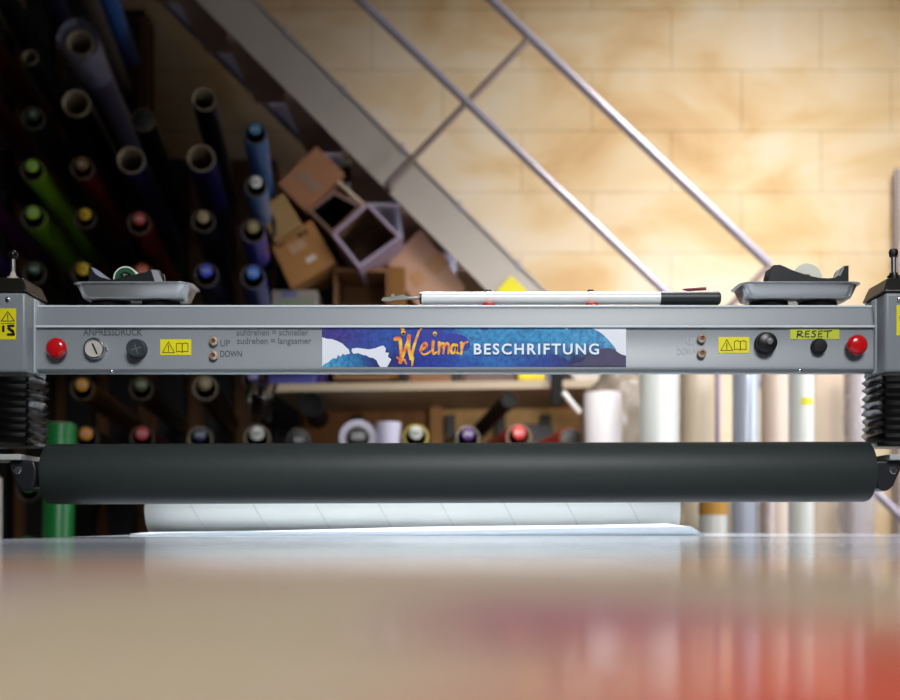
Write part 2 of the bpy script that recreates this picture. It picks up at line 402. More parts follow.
kn = lathe_px('regulator_knob', 136, 348.5, [(0,.0150),(.004,.0150),(.005,.0138),(.016,.0132),(.018,.0118),(.0175,.001)], mat('slate_plastic', (50,58,62), .4), n=20)
b = B()
for a in (0, PI/2):
    u = Vector((math.cos(a+.3),0,math.sin(a+.3))); c = P(136,348.5,DP-.0183); q = Vector((-u.z,0,u.x))
    flat(b, [c+u*.008+q*.0006, c-u*.008+q*.0006, c-u*.008-q*.0006, c+u*.008-q*.0006])
obj('cross_mark', b, mat('grey_mark', (110,118,120), .5), kn)
brass = mat('brass_knob', (214,190,168), .3, .5)
for px, py in ((213.5,341), (213.5,355.3), (702,338.3), (702,353.2)):
    v = lathe_px('flow_valve', px, py, [(0,.0058),(.003,.0058),(.0032,.0068),(.006,.0066),(.0075,.0045),(.008,.0035),(.0055,.003)], brass, n=20)
    lathe_px('valve_screw', px, py, [(.004,.003),(.006,.003)], mat('valve_slot', (120,80,60), .4, .4), v, 16, hh=.0044)
k2 = lathe_px('selector_knob', 766.5, 342.8, [(0,.0165),(.005,.0165),(.006,.0155),(.013,.0150),(.015,.0125),(.0152,.001)], black)
b = B(); lathe(b, P(769.5,341,DP-.0150), (0,-1,0), [(0,.0055),(.003,.0048),(.0045,.002)], 20); obj('knob_highlight', b, mat('highlight_grey', (120,120,122), .15), k2)  # grey dome stands in for the highlight on the black knob
lathe_px('reset_button', 819.5, 346, [(0,.0118),(.003,.0118),(.004,.0110),(.009,.0108),(.0105,.0092),(.0108,.001)], black)
DL = DP-.0003
# small yellow warning labels
def warn_label(x0, x1, y0, y1, m, inkm, D=DL):
    b = B(); box(b, xx(x0,D), xx(x1,D), D-.0002, D+.0004, zz(y1,D), zz(y0,D)); o = obj('warning_label', b, m, G, smooth=0)
    b = B(); h = y1-y0; cx = x0+h*.52; e = D-.0006; y0 += 2.6; y1 -= 2.6
    tri = [(cx-6,y1),(cx,y0),(cx+6,y1),(cx-6,y1)]
    for p, q in zip(tri, tri[1:]): ribbon(b, [p,q], e, .75)
    ribbon(b, [(cx,y0+3.6),(cx,y1-3.2)], e, 1.0); ribbon(b, [(cx,y1-1.8),(cx,y1-1.5)], e, 1.0)
    bx = x1-9
    for dd in (-1, 1):
        pg = [(bx,y0+2),(bx+dd*2.8,y0+1),(bx+dd*5.8,y0+1.8),(bx+dd*5.8,y1-.8),(bx+dd*2.8,y1-1.4),(bx,y1-.4),(bx,y0+2)]
        for p, q in zip(pg, pg[1:]): ribbon(b, [p,q], e, .75)
    obj('pictogram', b, inkm, o, smooth=0)
warn_label(160.2, 191.2, 339.3, 355.2, yellow, mat('olive_ink', (96,92,20), .6))
warn_label(718.5, 749.3, 337, 353, yellow, mat('olive_ink', (96,92,20), .6))
# labels on the end columns
De = D1-.0004
for x0, x1, y0, y1 in ((-2, 16, 308.5, 339.5), (896.5, 914, 305, 335.5)):
    b = B(); box(b, xx(x0,De), xx(x1,De), De-.0002, De+.0004, zz(y1,De), zz(y0,De)); o = obj('warning_label', b, yellow, G, smooth=0)
    b = B(); e = De-.0006; cx = (x0+x1)/2+.8
    tri = [(cx-6.5,y0+12.5),(cx,y0+3),(cx+6.5,y0+12.5),(cx-6.5,y0+12.5)]
    for p, q in zip(tri, tri[1:]): ribbon(b, [p,q], e, .8)
    ribbon(b, [(cx,y0+6),(cx,y0+9.3)], e, 1); ribbon(b, [(cx,y0+10.8),(cx,y0+11)], e, 1)
    ribbon(b, [(cx-4.5,y0+18),(cx-4.5,y0+22.5)], e, 2.6)            # hand and gear pictogram
    ribbon(b, [(cx+.5,y0+17.5),(cx+5.5,y0+17.3)], e, 2.6); ribbon(b, [(cx+1,y0+20),(cx+5,y0+23)], e, 3.2)
    ribbon(b, [(cx+.2,y0+26),(cx+6,y0+26)], e, 2.6); ribbon(b, [(cx+4.4,y0+22),(cx+6,y0+25)], e, 2.4)
    ribbon(b, [(cx-6.8,y0+15),(cx+7,y0+15)], e, .5)
    obj('pictogram', b, ink, o, smooth=0)
# lettering printed on the panel
def lettering(s, x0, x1, y0, y1, m, bold=.01, D=DL, parent=G, shear=0):
    b = B(); text_into(b, s, x0, x1, y0, y1, D, 0, bold, shear); return obj('lettering', b, m, parent, smooth=0)
lettering('ANPRESSDRUCK', 83.2, 142.2, 328.8, 335.6, inkgrey, .012)
lettering('UP', 220.2, 230, 339.8, 346.5, inkpale, .012)
lettering('DOWN', 220.2, 242, 350.6, 357, inkgrey, .01)
lettering('aufdrehen = schneller', 236.5, 308.5, 328.9, 335.6, inkpale, .012)
lettering('zudrehen = langsamer', 236.5, 311.5, 337.6, 345.8, inkpale, .012)
lettering('UP', 686.5, 697, 338, 345, mat('worn_ink', (176,180,184), .6), .02)
lettering('DOWN', 677, 697.5, 348.2, 355, mat('worn_ink', (176,180,184), .6), .02)
# handwritten tape
tp = B(); box(tp, xx(790.2,DL), xx(839.2,DL), DL-.0002, DL+.0004, zz(339.2,DL), zz(329.2,DL)); tape = obj('handwritten_tape', tp, mat('lime_tape', (196,206,44), .5, noise=.1, nscale=60), G, smooth=0)
b = B(); e = DL-.0006
S = [[(798,331.5),(797.2,337.2)], [(797.6,331.6),(800.5,331),(802.2,332.4),(800.6,334),(798,334.4),(801,335.8),(803.2,337)],
     [(809.5,331),(805.8,331.3),(805.2,337),(809,336.8)], [(805.6,334),(808.8,333.7)],
     [(816,331.2),(813.4,331.2),(812.4,332.6),(815,334.2),(815.2,336),(812.6,337.1),(811.4,336.4)],
     [(822.4,330.8),(819,331.2),(818.5,337),(822,336.6)], [(818.8,334),(821.6,333.6)],
     [(824.2,331.2),(831.8,330.6)], [(828,331),(827.5,337.2)]]
for st in S: ribbon(b, smoothpts(st,3) if len(st) > 4 else st, e, 1.2)
obj('lettering', b, ink, tape, smooth=0)

# banner
Db = DP-.0004
bn = B(); box(bn, xx(322,Db), xx(626,Db), Db-.0003, Db+.0006, zz(367,Db), zz(328,Db)); banner = obj('banner', bn, banner_material(), G, smooth=0)
def cp(x, y): return (310+x/5.294, 315+y/5.3)
def cq(x, y): return (470+x/5.294, 315+y/5.3)
De = Db-.0006
def fan(bm, pts, D, mi=0):
    vs = [bm.verts.new(P(a,c,D)) for a,c in pts]
    es = [bm.edges.new((vs[i], vs[(i+1) % len(vs)])) for i in range(len(vs))]
    r = bmesh.ops.triangle_fill(bm, edges=es, use_beauty=True)
    for g_ in r['geom']:
        if isinstance(g_, bmesh.types.BMFace): g_.material_index = mi
pat = B()
fan(pat, [cp(*q) for q in [(64,118),(90,126),(118,128),(150,140),(172,152),(190,170),(205,182),(212,205),(196,208),(186,212),(172,206),(162,222),(148,212),(140,232),(126,228),(112,236),(96,252),(80,258),(64,272)]], De)
obj('white_splash', pat, mat('banner_white', (228,232,240), .4), banner, smooth=0)
pat = B()
fan(pat, [cp(*q) for q in [(222,178),(250,174),(280,178),(312,182),(345,176),(365,168),(388,162),(402,178),(398,198),(418,200),(412,220),(430,235),(420,255),(408,276),(372,276),(362,262),(352,240),(335,228),(312,224),(298,214),(280,212),(255,202),(230,206),(220,192)]], De)
obj('white_splash', pat, mat('banner_white', (228,232,240), .4), banner, smooth=0)
pat = B()
fan(pat, [cq(*q) for q in [(640,66),(826,66),(826,216),(800,208),(775,192),(770,175),(748,150),(720,118),(690,92),(662,78)]], De)
obj('white_splash', pat, mat('banner_white', (228,232,240), .4), banner, smooth=0)
pat = B()
fan(pat, [cq(*q) for q in [(498,66),(524,66),(512,80)]], De)
obj('white_splash', pat, mat('banner_white', (228,232,240), .4), banner, smooth=0)
pat = B()
fan(pat, [cq(*q) for q in [(515,270),(560,255),(600,245),(612,220),(650,196),(690,180),(730,174),(765,182),(790,205),(826,217),(826,270)]], De-.0001)
obj('plum_wash', pat, mat('banner_plum', (62,56,92), .5, noise=.3, nscale=120), banner, smooth=0)
pat = B()
fan(pat, [cp(*q) for q in [(716,106),(740,96),(780,100),(820,112),(846,140),(848,170),(830,188),(800,196),(760,190),(722,196),(706,160)]], De-.0001)
obj('navy_splash', pat, mat('banner_navy', (20,40,150), .5, noise=.25, nscale=120), banner, smooth=0)
pat = B()
fan(pat, [cp(*q) for q in [(600,72),(660,70),(700,86),(704,140),(690,175),(640,190),(600,160),(590,110)]], De-.0001)
obj('navy_splash', pat, mat('banner_navy', (20,40,150), .5, noise=.25, nscale=120), banner, smooth=0)
pat = B()
fan(pat, [cq(*q) for q in [(46,68),(106,68),(92,78),(62,78)]], De-.0001)
obj('navy_splash', pat, mat('banner_navy', (20,40,150), .5, noise=.25, nscale=120), banner, smooth=0)
ob = B(); e = De-.0004
W = [([(452,128),(474,126),(480,160),(482,210),(478,250)],3.2), ([(478,250),(500,190),(528,110)],3.0), ([(524,112),(522,170),(534,232)],3.2), ([(534,232),(552,160),(578,84)],2.6),
     ([(584,186),(604,176),(618,160),(610,148),(594,160),(586,188),(598,208),(622,204),(640,190)],2.2),
     ([(652,140),(650,180),(652,206),(668,198)],2.4), ([(661,98),(661,106)],3.2),
     ([(684,146),(684,180),(680,206)],2.4), ([(684,170),(700,150),(710,160),(706,204)],2.2), ([(706,172),(724,150),(734,162),(732,204)],2.2),
     ([(776,160),(758,158),(746,180),(752,202),(768,194),(778,160),(776,196),(788,204)],2.3),
     ([(802,148),(804,180),(800,208)],2.5), ([(803,176),(814,152),(836,142)],2.2),
     ([(485,72),(498,76)],1.8), ([(494,92),(494,100)],3.6), ([(500,238),(510,258)],1.8), ([(544,226),(540,268)],2.2), ([(462,225),(484,246)],1.6), ([(590,70),(584,80)],1.4)]
for pts, w in W:
    q = [cp(*p) for p in pts]
    ribbon(ob, smoothpts(q,5) if len(q) > 2 else q, e, w*1.3, 0, w*.8); e -= .00002
obj('brush_lettering', ob, brush_material(), banner, smooth=0)
sh = B(); text_into(sh, 'BESCHRIFTUNG', 474.6, 600, 344.6, 355.6, e-.0001, 0, .022, 0, 1.22); obj('lettering_shadow', sh, mat('shadow_ink', (40,80,140), .6), banner, smooth=0)
sh = B(); text_into(sh, 'BESCHRIFTUNG', 473.8, 599, 343.4, 354.6, e-.0004, 0, .022, 0, 1.22); obj('lettering', sh, mat('letter_white', (225,238,248), .5), banner, smooth=0)

# ---------------------------------------------------------------- trays, tape dispensers and pole on the beam
def rrect(cx, cy, hx, hy, r, z, n=6):
    out = []
    for (sx_, sy_, a0) in ((1,1,0), (-1,1,PI/2), (-1,-1,PI), (1,-1,3*PI/2)):
        for i in range(n+1):
            a = a0+i/n*PI/2
            out.append(Vector((cx+sx_*(hx-r)+r*math.cos(a), cy+sy_*(hy-r)+r*math.sin(a), z)))
    return out
def tray(x0, x1, ymid, label, magnets):
    Dt = 1.695; cx = xx((x0+x1)/2, 1.684); hx = (x1-x0)/2*1.67/F
    zb = 1.2095; zt = zz(282.6,1.652)
    Dt = 1.684; t = thing('parts_tray', label, 'tray', (cx, Dt, 1.2002), 'magnetic parts trays on the beam')
    b = B(); hy = .040
    loft(b, [rrect(cx,Dt,hx-.016,hy-.014,.012,zb), rrect(cx,Dt,hx-.012,hy-.011,.014,zb+.002), rrect(cx,Dt,hx-.004,hy-.004,.018,zt-.002), rrect(cx,Dt,hx,hy,.02,zt-.001), rrect(cx,Dt,hx,hy,.02,zt),
             rrect(cx,Dt,hx-.005,hy-.005,.018,zt-.0012), rrect(cx,Dt,hx-.013,hy-.012,.014,zb+.003)], True, True)
    obj('bowl', b, mat('polished_steel', (214,217,219), .24, .75, noise=.12, nscale=30), t, smooth=50)
    for px in magnets:
        b = B(); lathe(b, (xx(px,1.69), 1.694, 1.2003), (0,0,1), [(0,.0285),(.0012,.0295),(.0075,.0295),(.0088,.028)], 36); obj('magnet_base', b, blackm, t)
tray(78.5, 197, 0, 'left steel magnetic tray on the gantry, holding black dispenser with green tape', (110,161))
tray(734, 855, 0, 'right steel magnetic tray on the gantry, holding black dispenser with white tape', (769,818))

def dispenser(prof, cx, cy, r, tapecol, corecol, label, y0=1.668, y1=1.700):
    base = P((prof[0][0]+prof[-1][0])/2, prof[0][1], y0)
    t = thing('tape_dispenser', label, 'dispenser', (base.x, y0, 1.213), 'tape dispensers')
    z0 = 1.2135
    b = B()
    def side(y):
        pts = [P(px,py,y0) for px,py in prof]
        return [Vector((p.x, y, max(p.z, z0))) for p in pts]
    def lowp(y):
        pts = side(y); x0_, x1_ = min(p.x for p in pts), max(p.x for p in pts)
        return pts, x0_, x1_
    pts, xa, xb = lowp(y0)
    pts = [Vector((p.x, y0, p.z)) for p in pts]; pts[0].z = z0; pts[-1].z = z0
    vs0 = pts
    prism(b, vs0, (0,.006,0)); prism(b, [p+Vector((0,y1-y0-.006,0)) for p in vs0], (0,.006,0))
    box(b, xa+.004, xb-.004, y0+.006, y1-.006, z0, z0+.006)
    for xw in (xa+.003, xb-.009): box(b, xw, xw+.006, y0+.006, y1-.006, z0+.006, z0+.017)
    body = obj('body', b, mat('dispenser_black', (24,27,30), .35), t, bevel=.0008)
    return t, z0
pr = [(767.5,282),(769,276),(771.5,266.5),(774,264.8),(780.5,264.6),(787,267.5),(795,271),(803,273.5),(811,276),(820,277.8),(829,278.2),(835,277.3),(839,274.5),(841.5,269),(843.5,266),(848.8,265.2),(849,282)]
td, z0 = dispenser(pr, 0,0,0,0,0, 'black tape dispenser with white tape, in the right tray')
c = P(803.5,280,1.694)
b = B(); pipe(b, (c.x,1.676,c.z-.001), (c.x,1.692,c.z-.001), .0225, .0060); tr = obj('tape_roll', b, mat('tape_white', (226,228,214), .4), td)
b = B(); pipe(b, (c.x,1.675,c.z-.001), (c.x,1.693,c.z-.001), .0059, .0040); obj('tape_core', b, cardboard('cardboard_core', (150,120,90)), tr)
b = B(); prism(b, [P(838.5,275.5,1.6672),P(843.2,266.5,1.6672),P(844.3,268,1.6672),P(840.3,276,1.6672)], (0,.031,0)); obj('cutter', b, mat('cutter_grey', (150,152,158), .4), td)
pr = [(88.5,283),(88.5,267.6),(91,267.6),(95,270),(101,275),(108,279),(112,279.6),(116,278.5),(138,273.5),(146,272),(150.5,268.8),(159.5,270),(164.5,283)]
td, z0 = dispenser(pr, 0,0,0,0,0, 'black tape dispenser with green tape, in the left tray')
c = P(129,280.5,1.694)
b = B(); pipe(b, (c.x,1.676,c.z-.001), (c.x,1.692,c.z-.001), .0188, .0165); tr = obj('tape_roll', b, mat('tape_white', (226,228,214), .4), td)
b = B(); pipe(b, (c.x,1.675,c.z-.001), (c.x,1.693,c.z-.001), .0164, .0100); obj('tape_core', b, mat('core_green', (20,84,56), .4), tr)
b = B(); fan(b, [(91.5,268),(95,268.5),(100,271.5),(105,275.5),(111,279.6),(106,278.5),(100,277),(95,273.5)], 1.6673); obj('cutter', b, mat('highlight_lilac', (205,205,225), .2, .5), td)  # pale cutter patch carries the slanted white highlight in its colour
b = B(); fan(b, [(151,269.6),(158,270.6),(163.5,282.4),(155,282.4)], 1.6673); obj('end_plate', b, mat('cutter_grey', (150,152,158), .4), td)

# pole lying on the beam
Dp = 1.685; pr_ = .0098; pz = 1.2002+pr_+.0052
t = thing('film_pole', 'white pole with black grip and metal tip lying on the gantry', 'pole', (xx(550,Dp), Dp, 1.2002))
b = B(); lathe(b, (xx(421.5,Dp),Dp,pz), (1,0,0), [(0,pr_-.001),(.001,pr_),(xx(661,Dp)-xx(421.5,Dp),pr_)], 36); obj('shaft', b, white, t)
b = B(); lathe(b, (xx(419.6,Dp),Dp,pz), (1,0,0), [(0,pr_-.0035),(.0005,pr_-.0008),(.003,pr_-.0008)], 36); obj('end_plug', b, black, t)
b = B(); lathe(b, (xx(660,Dp),Dp,pz), (1,0,0), [(0,pr_+.0006),(xx(720,Dp)-xx(660,Dp)-.003,pr_+.0008),(xx(720,Dp)-xx(660,Dp),pr_-.002)], 36); obj('grip', b, mat('grip_rubber', (34,38,42), .45), t)
b = B(); cyl(b, (xx(404,Dp),Dp,pz), (xx(421,Dp),Dp,pz), .0022, .0022, 16)
prism(b, [Vector((xx(a,Dp),Dp-.002,pz+(298.2-c_)*Dp/F)) for a,c_ in [(381.5,300.2),(383,297.6),(391,297),(398,296),(403,294.4),(408,296.6),(410,298.6),(404,299.6),(396,299.8),(390,301),(384,301)]], (0,.004,0))
lathe(b, (xx(393,Dp),Dp-.003,pz+.0035), (0,1,0), [(0,.003),(.006,.003)], 16)
obj('metal_tip', b, mat('dull_metal', (128,130,122), .45, .3), t)
for px in (488.5, 590.5):
    tt = thing('pole_clip', '%s red clip holding the white pole on the gantry' % ('left-hand' if px < 500 else 'right-hand'), 'clip', (xx(px,Dp), Dp, 1.2001), 'red clips under the pole')
    b = B(); xc = xx(px,Dp); lathe(b, (xc,1.670,1.2002), (0,0,1), [(0,.0095),(.0040,.0088),(.0052,.005)], 24); obj('red_pad', b, mat('red_pad_paint', (196,40,34), .6), tt)
    b = B(); pipe(b, (xc-.0025,Dp,pz), (xc+.0025,Dp,pz), pr_+.0011, pr_+.0001, 32); st = obj('band', b, white, tt)
    b = B(); box(b, xc-.0042, xc+.0042, Dp-.004, Dp+.004, pz+pr_+.001, pz+pr_+.0032); obj('nub', b, black, st, bevel=.0008)
b = B(); cyl(b, P(688,289.6,1.712), P(706,288.6,1.712), .0026, .0026, 16)
cyl(b, P(688,289.6,1.712)-Vector((.008,0,-.0004)), P(688,289.6,1.712), .001, .0026, 16)
o = obj('red_pencil', b, mat('dark_red_paint', (120,30,30), .4)); tag(o, 'dark red pencil behind the black grip of the pole', 'pencil')

# ---------------------------------------------------------------- paper on the table
Dr = 2.16; r_ = .050
b = B(); x0 = xx(145,2.115); x1 = xx(680,2.115)
t = thing('paper_roll', 'wide white paper roll lying on the far end of the table', 'roll', ((x0+x1)/2, Dr, TOPZ))
pipe(b, (x0,Dr,TOPZ+r_+.0005), (x1,Dr,TOPZ+r_+.0005), r_, .040, 64); obj('paper', b, paper_roll_material(), t)
b = B(); pipe(b, (x0+.004,Dr,TOPZ+r_+.0005), (x1+.012,Dr,TOPZ+r_+.0005), .0399, .036, 48); obj('core', b, cardboard('roll_core', (170,150,120)), t)
b = B(); nx = 30; ny = 8; top = []
xl0, xl1 = xx(132,1.87), xx(690,1.87)
grid = []
for i in range(nx+2):
    k = min(i,nx)/nx; row = []
    for j in range(ny+1):
        q = j/ny
        h = (.0045+.0165*k)*(.72+.28*q)
        h += .001*math.sin(k*9+q*3)
        Dd = 1.86+.20*q
        xa = xl0+(xl1-xl0)*k
        if i > nx: xa += .022; h = .0008
        row.append(b.verts.new((xa, Dd, TOPZ+max(h,.001))))
    grid.append(row)
for i in range(nx+1):
    for j in range(ny): b.faces.new((grid[i][j], grid[i+1][j], grid[i+1][j+1], grid[i][j+1]))
# front edge lip down to the table
lip = [b.verts.new((grid[i][0].co.x, 1.858, TOPZ+.0004)) for i in range(nx+2)]
for i in range(nx+1): b.faces.new((lip[i], lip[i+1], grid[i+1][0], grid[i][0]))
o = obj('paper_sheet', b, mat('bluish_white_paper', (222,232,240), .45), smooth=60); m_ = o.modifiers.new('thickness','SOLIDIFY'); m_.thickness = .0006
tag(o, 'loose bluish white sheet curling up in front of the paper roll', 'paper')

# ---------------------------------------------------------------- roll rack
VPX, VPY = 315.0, 548.0
DF, DB = 3.75, 4.86
K = 1-DF/DB
def backpx(px, py): return (px+(VPX-px)*K, py+(VPY-py)*K)
rack = thing('roll_rack', 'wooden wall rack with black rails and pegs for film rolls', 'rack', (-1.3, 4.98, 0))
woodb = wood_material('rack_wood', (92,60,28), (128,86,44))
b = B(); box(b, xx(-60,5.0), xx(146,5.0), 4.98, 5.14, 0.0, 3.2); obj('backboard', b, mat('black_board', (12,11,12), .6), rack)
b = B()
for a, c_ in ((146,276),): box(b, xx(a,5.0), xx(c_,5.0), 5.0, 5.14, 0.0, zz(160,5.0))
obj('wood_panel', b, woodb, rack)
for px in (20, 60, 103, 143):
    b = B(); box(b, xx(px-5,4.96), xx(px+7,4.96), 4.955, 4.979, .3, zz(16,4.96)); obj('wood_strip', b, woodb, rack)
for px, ty in ((-5,-60), (40,-60), (80,-60), (123,16), (172,160), (219,160), (286,330), (357,415), (450,415), (500,415), (545,415)):
    b = B(); w = 13 if ty < 400 else 5
    box(b, xx(px-w,4.92), xx(px+w,4.92), 4.90, 4.955 if px < 150 else 4.999, .35, zz(ty,4.92)); obj('rail', b, mat('rail_black', (14,13,15), .45), rack, bevel=.004)
b = B(); box(b, xx(276,4.95), xx(440,4.95), 5.005, 5.14, .35, zz(380,4.95)); obj('lower_panel', b, wood_material('pine_panel', (150,96,46), (178,120,62)), rack)
b = B(); box(b, xx(440,4.95), xx(606,4.95), 5.005, 5.14, .35, zz(380,4.95)); obj('lower_panel', b, wood_material('lit_wall_panel', (240,186,112), (250,206,142)), rack)  # very light colour paints the lit wall right of the divider
b = B(); box(b, xx(52,4.96), xx(275,4.96), 4.9795, 4.996, .35, zz(372,4.96)); obj('kick_panel', b, woodb, rack)

film = {}
def filmmat(rgb):
    rgb = tuple(int(v*(.72 if max(rgb) < 150 else .92)) for v in rgb)
    k = 'film_%d_%d_%d' % rgb
    return mat(k, rgb, .28, 0, .5, noise=.15, nscale=9, coat=.2)
corem = cardboard('core_card', (150,135,112)); coredark = cardboard('core_card_dark', (96,84,72))
FR = 'film rolls hung on the wall rack'
# px, py, radius px, body colour, disc colour or None, number, label
ROLLS = [
 (30,57,8,(22,20,22),None,'', 'narrow dark tube at upper left, small open end among dark rolls'),
 (33,118,12,(16,30,22),(30,60,40),'NO', 'dark roll with small dull green disc, directly above the lime green pair'),
 (32,170,12,(120,170,24),(150,205,40),'055', 'upper of two lime green rolls with lime discs at left'),
 (33,217,12.5,(104,150,24),(150,205,40),'055', 'lower of two lime green rolls with lime discs at left'),
 (34,273,12,(10,30,20),(16,74,46),'060', 'dark green roll with green disc, just above the left end column'),
 (28,490,12.5,(14,60,26),(40,150,60),'062', 'green roll with green disc beside the left roller bearing'),
 (27,548,12.5,(14,60,26),(60,150,70),'063', 'green roll with green disc, lowest at left near the table edge'),
 (80,43,14,(96,90,112),None,'', 'thick roll wrapped in clear plastic with open brown core, upper left'),
 (76,103,14.5,(12,12,14),None,'', 'black roll with open cream core below the plastic-wrapped roll'),
 (82,168,12,(110,22,30),(120,84,50),'Nr', 'dark red roll with brownish paper in its core, upper left'),
 (85,218,11,(10,10,12),(220,180,20),'025', 'black roll with yellow disc, upper of the two yellow ones'),
 (83,273,12,(12,12,12),(222,184,24),'021', 'black roll with yellow disc, beside the left tray'),
 (82,389,12,(110,62,14),(232,160,24),'020', 'brown-orange roll with orange disc just under the beam'),
 (86,438,12.5,(48,28,16),(232,150,28),'019', 'dark roll with orange disc just above the roller'),
 (143,120,12,(12,13,13),(8,9,9),'', 'black roll with closed dark end beside the plastic-wrapped roll'),
 (131,160,14.5,(26,24,78),None,'', 'dark blue roll with wide open pale core'),
 (139,223,12,(120,20,22),(180,34,28),'031', 'dark red roll with red disc above the left tray'),
 (142,275,12,(60,20,14),(214,84,40),'034', 'roll with orange-red disc half hidden behind the left tray'),
 (141,389,12,(16,16,14),(84,90,50),'073', 'black roll with olive disc just under the beam'),
 (142,438,12.5,(70,18,20),(196,44,54),'032', 'dark red roll with red disc just above the roller'),
 (204,99,12.5,(14,14,18),None,'', 'black roll with open core, highest on the bare wall'),
 (201,158,14.5,(34,30,100),None,'', 'blue-violet roll with wide open dark core'),
 (203,221,12,(20,22,44),(156,134,100),'', 'dark roll with torn tan paper in its core'),
 (206,275,12.5,(22,30,90),(40,70,210),'065', 'dark roll with bright blue disc, right of the left tray'),
 (205,388,13,(20,18,18),(130,112,74),'07', 'dark roll with tan label in a pale ring, just under the beam'),
 (200,439,13,(20,24,40),(36,48,86),'562', 'dark roll with navy disc just above the roller'),
 (255,133,12,(70,120,185),(40,120,160),'053', 'light blue roll with teal disc, topmost of the blue rolls'),
 (256,186,11.5,(96,140,190),(225,225,222),'010', 'light blue roll with white disc, left of the cartons'),
 (253,231,12.5,(60,58,170),(140,124,70),'51', 'violet-blue roll with tan label in its core'),
 (253,277,12.5,(30,62,150),(40,120,225),'052', 'blue roll with bright blue disc next to the pale packet'),
 (253,380,11,(16,14,16),(90,70,150),'043', 'black roll with violet disc at the left end of the shelf'),
 (257,438,13.5,(70,70,74),(214,214,212),'010', 'grey roll with white disc just above the roller'),
 (299,440,12.5,(12,12,12),(7,7,8),'901', 'black roll whose black disc reads 901'),
 (358,438,19,(208,204,226),(12,12,13),'080', 'thick white roll with dark core left of the divider'),
 (416,437,13,(190,170,30),(216,220,216),'621', 'yellow-rimmed roll with white disc left of the divider'),
 (468,438,12,(44,28,54),(92,44,130),'040', 'dark roll with purple disc right of the divider'),
 (519,437,13,(200,44,46),(226,40,44),'031', 'red roll with red disc under the shelf'),
 (571,439,12,(200,72,70),(8,8,9),'', 'dark red roll with plain black end, rightmost on the rack'),
 (78,-80,12,(60,110,190),None,'', 'bright blue roll running down from the top edge at upper left'),
 (68,-45,12,(92,84,76),None,'', 'grey-brown roll running down from the top edge beside the blue one'),
 (38,-30,13,(30,30,62),None,'', 'navy roll running down from the top edge at upper left'),
 (-8,-22,13,(26,24,26),None,'', 'black roll crossing the upper left corner'),
 (-24,22,13,(110,16,24),None,'', 'dark red roll entering from the left edge, highest of the red ones'),
 (-30,75,13,(84,14,34),None,'', 'dark crimson roll entering from the left edge'),
 (-30,130,12,(60,16,56),None,'', 'dark purple roll entering from the left edge above the lime rolls'),
 (-28,190,12,(84,20,80),None,'', 'magenta-purple roll entering from the left edge beside the lime rolls'),
 (-26,245,12,(60,34,110),None,'', 'violet roll entering from the left edge above the left end column'),
]
